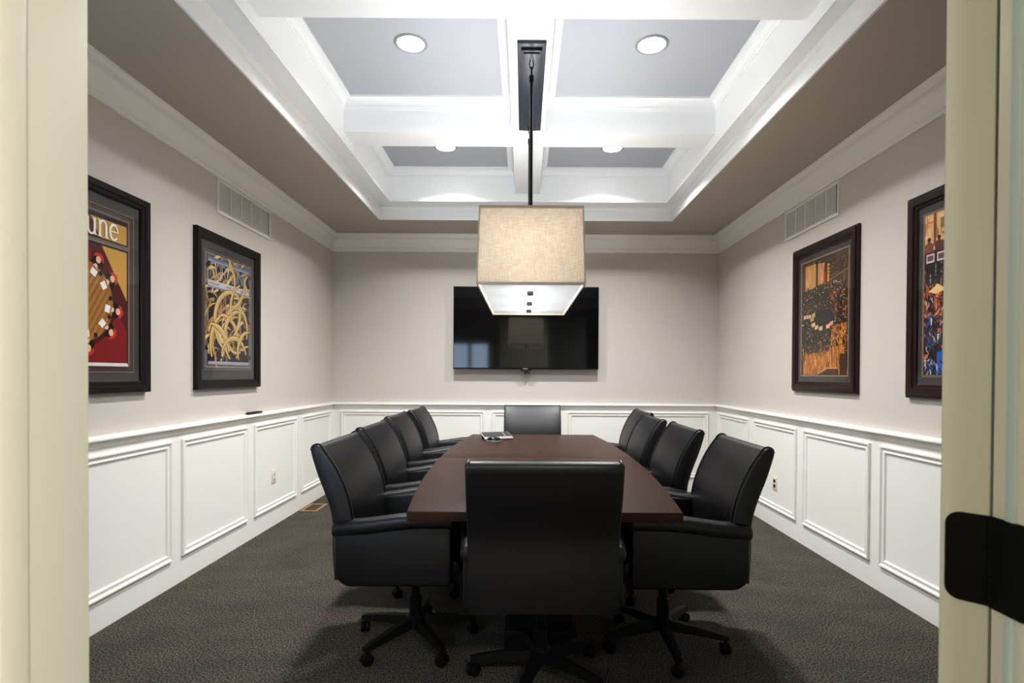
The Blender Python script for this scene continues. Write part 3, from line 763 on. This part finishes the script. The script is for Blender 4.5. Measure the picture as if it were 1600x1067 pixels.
# --- round-table cover (left wall, nearest the doorway)
def art_round():
    A = Art(0.62, 0.814); W_, H_ = A.w, A.h
    X = lambda u: (u - 0.5) * W_
    Z = lambda v: (v - 0.5) * H_
    A.rect(-W_ / 2, W_ / 2, -H_ / 2, H_ / 2, rgb(70, 55, 45))
    A.rect(X(0.03), X(0.97), Z(0.02), Z(0.98), rgb(112, 96, 84))
    A.rect(X(0.05), X(0.95), Z(0.04), Z(0.965), rgb(26, 25, 26))
    # header
    A.rect(X(0.07), X(0.935), Z(0.816), Z(0.935), rgb(186, 138, 66))
    A.poly([(X(0.07), Z(0.816)), (X(0.64), Z(0.816)), (X(0.54), Z(0.935)), (X(0.07), Z(0.935))], rgb(92, 48, 36))
    A.rect(X(0.05), X(0.95), Z(0.780), Z(0.808), rgb(100, 88, 78))
    A.rect(X(0.05), X(0.95), Z(0.785), Z(0.790), rgb(134, 120, 106))
    # field
    A.rect(X(0.07), X(0.935), Z(0.048), Z(0.768), rgb(118, 14, 20))
    A.poly([(X(0.07), Z(0.40)), (X(0.40), Z(0.768)), (X(0.07), Z(0.768))], rgb(84, 14, 20))
    A.poly([(X(0.5), Z(0.768)), (X(0.66), Z(0.768)), (X(0.935), Z(0.46)), (X(0.935), Z(0.25)), (X(0.7), Z(0.5))], rgb(76, 16, 20))
    A.poly([(X(0.66), Z(0.768)), (X(0.935), Z(0.768)), (X(0.935), Z(0.45))], rgb(188, 142, 62))
    cx, cz, R_ = X(0.455), Z(0.415), 0.200
    A.poly(disc(cx + 0.006, cz - 0.010, R_ + 0.012, 40), rgb(60, 18, 18))
    A.poly(disc(cx, cz, R_, 48), rgb(150, 98, 44))
    rnd = random.Random(3)
    for k in range(26):   # wood grain
        a = -R_ + 2 * R_ * (k + 0.5) / 26
        hh = math.sqrt(max(0, R_ * R_ - a * a)) * 0.97; dx, dz = math.cos(1.0), math.sin(1.0)
        A.stroke([(cx - dz * a - dx * hh, cz + dx * a - dz * hh), (cx - dz * a + dx * hh, cz + dx * a + dz * hh)], 0.004 + 0.003 * rnd.random(), rgb(172, 118, 56) if k % 2 else rgb(126, 80, 36))
    for k in range(10):
        a = math.radians(-78 + 36 * k + (4 if k % 2 else -2)); c, s_ = math.cos(a), math.sin(a)
        def pt(r, t): return (cx + c * r - s_ * t, cz + s_ * r + c * t)
        A.poly([pt(R_ + 0.035, -0.034), pt(R_ + 0.058, -0.030), pt(R_ + 0.075, 0.0), pt(R_ + 0.058, 0.030), pt(R_ + 0.035, 0.034)], rgb(178, 50, 26))
        A.poly([pt(R_ + 0.004, -0.042), pt(R_ + 0.03, -0.036), pt(R_ + 0.046, -0.02), pt(R_ + 0.046, 0.02), pt(R_ + 0.03, 0.036), pt(R_ + 0.004, 0.042), pt(R_ + 0.008, 0.0)], rgb(12, 10, 12))
        A.poly([(cx + c * (R_ + 0.036) + 0.016 * math.cos(q), cz + s_ * (R_ + 0.036) + 0.018 * math.sin(q)) for q in [2 * PI * i / 18 for i in range(18)]], rgb(224, 172, 138))
        A.poly([pt(R_ - 0.012, -0.014), pt(R_ + 0.008, -0.006), pt(R_ + 0.008, 0.010), pt(R_ - 0.008, 0.014)], rgb(222, 186, 160))
        A.poly([pt(R_ - 0.055, -0.020), pt(R_ - 0.022, -0.022), pt(R_ - 0.018, 0.016), pt(R_ - 0.052, 0.018)], rgb(232, 228, 226))
        A.poly([pt(R_ - 0.034, 0.044), pt(R_ - 0.012, 0.044), pt(R_ - 0.012, 0.066), pt(R_ - 0.034, 0.066)], rgb(24, 18, 16))
    A.poly([(X(0.05), Z(0.02)), (X(0.95), Z(0.02)), (X(0.935), Z(0.045)), (X(0.07), Z(0.045))], rgb(214, 206, 200))
    A.rect(X(0.05), X(0.95), Z(0.012), Z(0.024), rgb(64, 48, 40))
    # title
    s_ = 0.081; x = X(0.085); z = Z(0.824)
    for ch in 'Fortune':
        x += serif_letter(A, ch, x, z, s_, rgb(236, 230, 222)) * s_ * 1.075
    return A

# --- interlaced ribbon cover (left wall, farther)
def art_ribbon():
    A = Art(0.60, 0.78); W_, H_ = A.w, A.h; rnd = random.Random(11)
    X = lambda u: (u - 0.5) * W_
    Z = lambda v: (v - 0.5) * H_
    A.rect(-W_ / 2, W_ / 2, -H_ / 2, H_ / 2, rgb(118, 110, 110))
    A.rect(X(0.02), X(0.98), Z(0.015), Z(0.985), rgb(70, 72, 80))
    A.rect(X(0.05), X(0.95), Z(0.04), Z(0.96), rgb(20, 18, 22))
    golds = [rgb(196, 162, 102), rgb(178, 142, 82), rgb(206, 174, 116), rgb(154, 116, 62), rgb(128, 92, 48)]
    # back layer: short tangled strips
    for k in range(150):
        u, v = rnd.uniform(0.03, 0.97), rnd.uniform(0.03, 0.93); a = rnd.gauss(90, 42); r = rnd.uniform(0.06, 0.16)
        A.stroke(arc(X(u), Z(v), r, a, a + rnd.uniform(40, 100), 8), rnd.uniform(0.010, 0.026), rnd.choice(golds[1:]), True)
        if k % 3 == 0:
            p = (X(rnd.random()), Z(rnd.uniform(0, 0.92))); A.poly([(p[0] + dx, p[1] + dz) for dx, dz in ((-0.02, 0), (0, 0.02), (0.025, -0.01), (0, -0.02))], rgb(16, 14, 18))
    # grey steel beams with the title between them
    A.rect(X(0.05), X(0.95), Z(0.925), Z(0.965), rgb(126, 136, 156))
    A.rect(X(0.05), X(0.95), Z(0.945), Z(0.965), rgb(92, 98, 112))
    # tall thin sans title
    def seg(pts): A.stroke(pts, 0.0065, rgb(150, 152, 160))
    lx = X(0.10); lw = 0.052; ad = 0.072; z0, z1 = Z(0.795), Z(0.915); zm = (z0 + z1) / 2
    for ch in 'FORTUNE':
        if ch == 'F': seg([(lx, z0), (lx, z1)]); seg([(lx, z1), (lx + lw, z1)]); seg([(lx, zm), (lx + lw * 0.8, zm)])
        if ch == 'O': seg(arc(lx + lw / 2, zm, lw / 2, 0, 360, 24, (z1 - z0) / 2))
        if ch == 'R': seg([(lx, z0), (lx, z1)]); seg(arc(lx, (z1 + zm) / 2, lw, 90, -90, 12, (z1 - zm) / 2)); seg([(lx + lw * 0.3, zm), (lx + lw, z0)])
        if ch == 'T': seg([(lx + lw / 2, z0), (lx + lw / 2, z1)]); seg([(lx, z1), (lx + lw, z1)])
        if ch == 'U': seg([(lx, z1), (lx, z0 + lw / 2)]); seg(arc(lx + lw / 2, z0 + lw / 2, lw / 2, 180, 360, 10)); seg([(lx + lw, z0 + lw / 2), (lx + lw, z1)])
        if ch == 'N': seg([(lx, z0), (lx, z1)]); seg([(lx, z1), (lx + lw, z0)]); seg([(lx + lw, z0), (lx + lw, z1)])
        if ch == 'E': seg([(lx, z0), (lx, z1)]); seg([(lx, z1), (lx + lw, z1)]); seg([(lx, zm), (lx + lw * 0.8, zm)]); seg([(lx, z0), (lx + lw, z0)])
        lx += ad
    A.rect(X(0.045), X(0.955), Z(0.705), Z(0.765), rgb(176, 172, 172))
    A.rect(X(0.045), X(0.955), Z(0.700), Z(0.716), rgb(118, 122, 134))
    for (u0, n) in ((0.07, 10), (0.42, 11), (0.74, 8)):     # small print, too fine to read
        for k in range(n):
            if rnd.random() > 0.12: A.rect(X(u0 + 0.021 * k), X(u0 + 0.021 * k + 0.012), Z(0.728), Z(0.728 + rnd.uniform(0.014, 0.022)), rgb(110, 84, 82))
    A.rect(X(0.05), X(0.95), Z(0.03), Z(0.058), rgb(140, 140, 148))
    # large interlaced loops
    def loop(cu, cv, r, a0, a1, wd, ry=None):
        p = arc(X(cu), Z(cv), r, a0, a1, 30, ry); tp = [wd * (0.45 + 0.75 * math.sin(PI * min(1, max(0, i / 30)))) for i in range(31)]
        A.stroke(p, [t + 0.008 for t in tp], rgb(46, 32, 20)); A.stroke(p, tp, golds[0])
        A.stroke([(X(cu) + (q[0] - X(cu)) * 0.97, Z(cv) + (q[1] - Z(cv)) * 0.97) for q in p], [t * 0.3 for t in tp], golds[1])
    loop(0.55, 0.42, 0.22, 60, 250, 0.030); loop(0.66, 0.36, 0.15, -20, 290, 0.030, 0.17); loop(0.36, 0.22, 0.20, -30, 110, 0.028)
    loop(0.50, 0.20, 0.24, 120, 200, 0.030); loop(0.72, 0.28, 0.20, 80, 230, 0.028); loop(0.30, 0.55, 0.26, -60, 20, 0.026)
    loop(0.12, 0.10, 0.22, 10, 90, 0.034); loop(0.60, 0.05, 0.18, 20, 160, 0.026); loop(0.85, 0.55, 0.20, 110, 220, 0.022)
    loop(0.45, 0.86, 0.24, 285, 352, 0.024); loop(0.18, 0.75, 0.26, 0, 55, 0.026); loop(0.95, 0.15, 0.16, 90, 200, 0.026)
    loop(0.60, 0.97, 0.06, 150, 260, 0.026); loop(0.93, 0.83, 0.05, 100, 300, 0.022)
    return A

# --- painterly crowd scenes for the right wall (loose dabs, no particular picture)
def jit(c, rnd, k=0.25):
    f = 1 + rnd.uniform(-k, k); return (c[0] * f, c[1] * f, c[2] * f, 1)
def dab(A, rnd, x, z, l, w_, ang, c):
    dx, dz = math.cos(ang), math.sin(ang)
    A.stroke([(x - dx * l / 2, z - dz * l / 2), (x + dz * 0.1 * l, z - dx * 0.1 * l), (x + dx * l / 2, z + dz * l / 2)], [w_ * 0.6, w_, w_ * 0.5], c)
def art_amber():
    A = Art(0.60, 0.85); W_, H_ = A.w, A.h; rnd = random.Random(5)
    X = lambda u: (u - 0.5) * W_
    Z = lambda v: (v - 0.5) * H_
    A.rect(-W_ / 2, W_ / 2, -H_ / 2, H_ / 2, rgb(58, 40, 22))
    # upper hall: tall lit windows at left, beams at right
    A.rect(X(0.0), X(1), Z(0.70), Z(1), rgb(64, 46, 24))
    A.poly([(X(0.08), Z(0.74)), (X(0.33), Z(0.765)), (X(0.33), Z(0.965)), (X(0.08), Z(0.97))], rgb(176, 124, 68))
    A.poly([(X(0.37), Z(0.77)), (X(0.52), Z(0.79)), (X(0.52), Z(0.95)), (X(0.37), Z(0.96))], rgb(168, 116, 58))
    for k in range(26):
        u = rnd.uniform(0.08, 0.52)
        if 0.33 < u < 0.37: continue
        dab(A, rnd, X(u), Z(rnd.uniform(0.80, 0.95)), 0.07, 0.010, PI / 2, jit(rgb(196, 146, 86), rnd))
    A.poly([(X(0.50), Z(0.76)), (X(0.55), Z(0.77)), (X(0.55), Z(0.92)), (X(0.50), Z(0.93))], rgb(150, 44, 36))
    A.rect(X(0.53), X(0.56), Z(0.86), Z(0.93), rgb(40, 44, 66)); A.rect(X(0.58), X(0.62), Z(0.78), Z(0.93), rgb(196, 130, 44))
    for k in range(90):
        dab(A, rnd, X(rnd.uniform(0.62, 1)), Z(rnd.uniform(0.74, 1)), 0.07, 0.007, rnd.choice((0.25, 0.25, PI / 2)), jit(rnd.choice([rgb(96, 66, 30), rgb(50, 38, 24), rgb(70, 62, 52), rgb(120, 82, 36)]), rnd))
    A.stroke([(X(0.62), Z(0.79)), (X(1), Z(0.84))], 0.010, rgb(122, 84, 38)); A.stroke([(X(0.34), Z(0.55)), (X(0.35), Z(1))], 0.018, rgb(28, 20, 14))
    # amber floor
    A.poly([(X(0.05), Z(0.0)), (X(0.9), Z(0.0)), (X(0.98), Z(0.42)), (X(0.68), Z(0.40)), (X(0.6), Z(0.2)), (X(0.1), Z(0.18))], rgb(168, 98, 34))
    for k in range(260):
        u, v = rnd.uniform(0.03, 1), rnd.uniform(0, 0.42)
        if v > 0.24 and u < 0.66: continue
        dab(A, rnd, X(u), Z(v), rnd.uniform(0.03, 0.10), rnd.uniform(0.006, 0.014), PI / 2 + rnd.gauss(0, 0.2), jit(rnd.choice([rgb(206, 124, 36), rgb(160, 92, 40), rgb(120, 72, 38), rgb(216, 146, 60), rgb(90, 60, 40)]), rnd))
    # crowd
    for k in range(1900):
        u = rnd.uniform(0, 1); v = rnd.uniform(0.16, 0.76)
        if v < 0.42 and u > 0.68 and rnd.random() < 0.75: continue
        if v < 0.30 and rnd.random() < (0.30 - v) / 0.14: continue
        warm = u > 0.65 and v > 0.45
        c = rnd.choice([rgb(26, 22, 20), rgb(36, 32, 24), rgb(24, 20, 20), rgb(50, 48, 30), rgb(66, 52, 28), rgb(30, 24, 22)] + ([rgb(120, 34, 20), rgb(170, 90, 26)] if warm else [rgb(40, 44, 34)]))
        dab(A, rnd, X(u), Z(v), rnd.uniform(0.012, 0.036), rnd.uniform(0.006, 0.014), PI / 2 + rnd.gauss(0, 0.5), jit(c, rnd))
        if rnd.random() < 0.22:
            dab(A, rnd, X(u), Z(v + 0.014), 0.012, 0.008, rnd.uniform(0, PI), jit(rnd.choice([rgb(206, 186, 150), rgb(180, 140, 90), rgb(150, 130, 70), rgb(196, 160, 140), rgb(120, 60, 36)]), rnd))
    # round trading desk with lit monitors
    A.poly([(X(0.5) + 0.15 * math.cos(a), Z(0.47) + 0.075 * math.sin(a)) for a in [2 * PI * i / 24 for i in range(24)]], rgb(30, 20, 16))
    for a, c in ((-150, rgb(204, 172, 106)), (-125, rgb(200, 168, 110)), (-100, rgb(196, 164, 116)), (-62, rgb(218, 158, 130)), (-40, rgb(200, 140, 110)), (150, rgb(190, 150, 66)), (175, rgb(176, 140, 70))):
        p = (X(0.5) + 0.145 * math.cos(math.radians(a)), Z(0.475) + 0.07 * math.sin(math.radians(a)))
        A.poly([(p[0] - 0.024, p[1] - 0.014), (p[0] + 0.022, p[1] - 0.018 + 0.01), (p[0] + 0.024, p[1] + 0.020), (p[0] - 0.022, p[1] + 0.014)], c)
    for u in (0.06, 0.12, 0.18): A.rect(X(u), X(u + 0.05), Z(0.50), Z(0.53), rgb(206, 160, 130))
    A.poly([(X(0.40), Z(0.0)), (X(0.82), Z(0.0)), (X(0.82), Z(0.05)), (X(0.62), Z(0.055)), (X(0.52), Z(0.03))], rgb(66, 44, 26)); A.stroke([(X(0.4), Z(0.01)), (X(0.6), Z(0.055)), (X(0.82), Z(0.055))], 0.008, rgb(210, 140, 60))
    A.rect(X(0.86), X(0.99), Z(0.0), Z(0.17), rgb(60, 42, 26))
    return A
def art_crowd():
    A = Art(0.60, 0.85); W_, H_ = A.w, A.h; rnd = random.Random(8)
    X = lambda u: (u - 0.5) * W_
    Z = lambda v: (v - 0.5) * H_
    A.rect(-W_ / 2, W_ / 2, -H_ / 2, H_ / 2, rgb(40, 30, 28))
    A.rect(X(0), X(1), Z(0.82), Z(1), rgb(214, 168, 112))
    for k in range(120):
        dab(A, rnd, X(rnd.random()), Z(rnd.uniform(0.8, 1)), 0.06, 0.014, rnd.choice((PI / 2, 0.1)), jit(rnd.choice([rgb(232, 196, 144), rgb(196, 140, 84), rgb(160, 110, 84), rgb(140, 110, 60), rgb(226, 180, 120)]), rnd))
    for u in (0.1, 0.32, 0.62, 0.85): A.rect(X(u), X(u + 0.035), Z(0.8), Z(1), rgb(120, 66, 44))
    for u, v in ((0.18, 0.90), (0.5, 0.92), (0.74, 0.91)): A.rect(X(u), X(u + 0.12), Z(v), Z(v + 0.06), rgb(134, 108, 56))
    for k in range(9):     # figures along the gallery
        u = 0.05 + 0.115 * k; c = jit(rnd.choice([rgb(84, 38, 34), rgb(60, 28, 24), rgb(120, 64, 48)]), rnd)
        A.poly([(X(u) - 0.030, Z(0.765)), (X(u) + 0.030, Z(0.765)), (X(u) + 0.026, Z(0.82)), (X(u), Z(0.835)), (X(u) - 0.026, Z(0.82))], c); A.poly(disc(X(u), Z(0.845), 0.013, 12), rgb(46, 22, 18))
    A.rect(X(0), X(1), Z(0.52), Z(0.765), rgb(24, 20, 22))
    for k in range(8):
        u = 0.02 + 0.125 * k; A.rect(X(u), X(u + 0.095), Z(0.70), Z(0.755), rgb(206, 184, 184)); A.rect(X(u + 0.012), X(u + 0.083), Z(0.712), Z(0.745), jit(rgb(96, 66, 70), rnd))
    for k in range(220): dab(A, rnd, X(round(rnd.random() * 16) / 16 + 0.008), Z(rnd.uniform(0.55, 0.69)), 0.007, 0.006, 0.2, jit(rnd.choice([rgb(176, 160, 152), rgb(120, 104, 100)]), rnd))
    for k in range(240): dab(A, rnd, X(rnd.random()), Z(rnd.uniform(0.36, 0.54)), rnd.uniform(0.02, 0.08), rnd.uniform(0.008, 0.018), PI / 2 + rnd.gauss(0, 0.4), jit(rnd.choice([rgb(170, 74, 26), rgb(130, 48, 20), rgb(90, 34, 20), rgb(206, 120, 50), rgb(44, 28, 24)]), rnd))
    for u in (0.14, 0.45, 0.75): A.poly([(X(u - 0.09), Z(0.52)), (X(u), Z(0.50)), (X(u + 0.12), Z(0.52)), (X(u + 0.02), Z(0.56))], rgb(226, 190, 126))
    for k in range(46):    # figures in suits
        u, v = rnd.random(), rnd.uniform(0.04, 0.36); s_ = 1.3 - v
        c = jit(rnd.choice([rgb(22, 20, 26), rgb(34, 32, 38), rgb(18, 18, 22), rgb(70, 56, 54), rgb(92, 40, 30)] + ([rgb(36, 88, 170)] if v < 0.2 else [])), rnd)
        A.poly([(X(u) - 0.045 * s_, Z(v) - 0.10 * s_), (X(u) + 0.045 * s_, Z(v) - 0.10 * s_), (X(u) + 0.042 * s_, Z(v)), (X(u), Z(v) + 0.014), (X(u) - 0.042 * s_, Z(v))], c)
        A.poly([(X(u) - 0.008, Z(v) + 0.006), (X(u) + 0.008, Z(v) + 0.006), (X(u), Z(v) - 0.05)], rgb(206, 196, 200))
        A.poly(disc(X(u), Z(v) + 0.030, 0.019 * s_, 14), jit(rgb(176, 102, 72), rnd)); A.poly(arc(X(u), Z(v) + 0.034, 0.021 * s_, 0, 180, 8), jit(rgb(60, 34, 22), rnd))
    for k in range(650): dab(A, rnd, X(rnd.random()), Z(rnd.uniform(0, 0.50)), rnd.uniform(0.01, 0.045), rnd.uniform(0.003, 0.010), rnd.uniform(0.6, 2.5), jit(rnd.choice([rgb(18, 16, 20), rgb(30, 26, 30), rgb(196, 180, 176), rgb(120, 60, 44), rgb(30, 80, 150), rgb(90, 90, 96)]), rnd))
    return A

PZ0, PH = 1.190, 1.062
picture(1, 2.645, PZ0, 0.85, PH, art_round(), -0.003, 'framed magazine cover of a round table meeting on the left wall, cut by the doorway', 0.062, M['frame'], False, ((0.003, 0.0012),))
picture(1, 3.932, PZ0, 0.84, PH, art_ribbon(), 0.003, 'black framed print of interlaced gold ribbons on the left wall', 0.062, M['frame'], False, ((0.003, 0.0012),))
picture(-1, 3.932, 1.182, 0.84, 1.105, art_amber(), 0.0, 'mahogany framed amber painting of a busy trading floor on the right wall', 0.075, M['frame2'], True, ((0.009, 0.0015),))
picture(-1, 2.640, 1.182, 0.84, 1.105, art_crowd(), 0.0, 'mahogany framed painting of suited crowds on the right wall, cut by the open door', 0.075, M['frame2'], True, ((0.004, 0.0015), (0.004, 0.0015)))
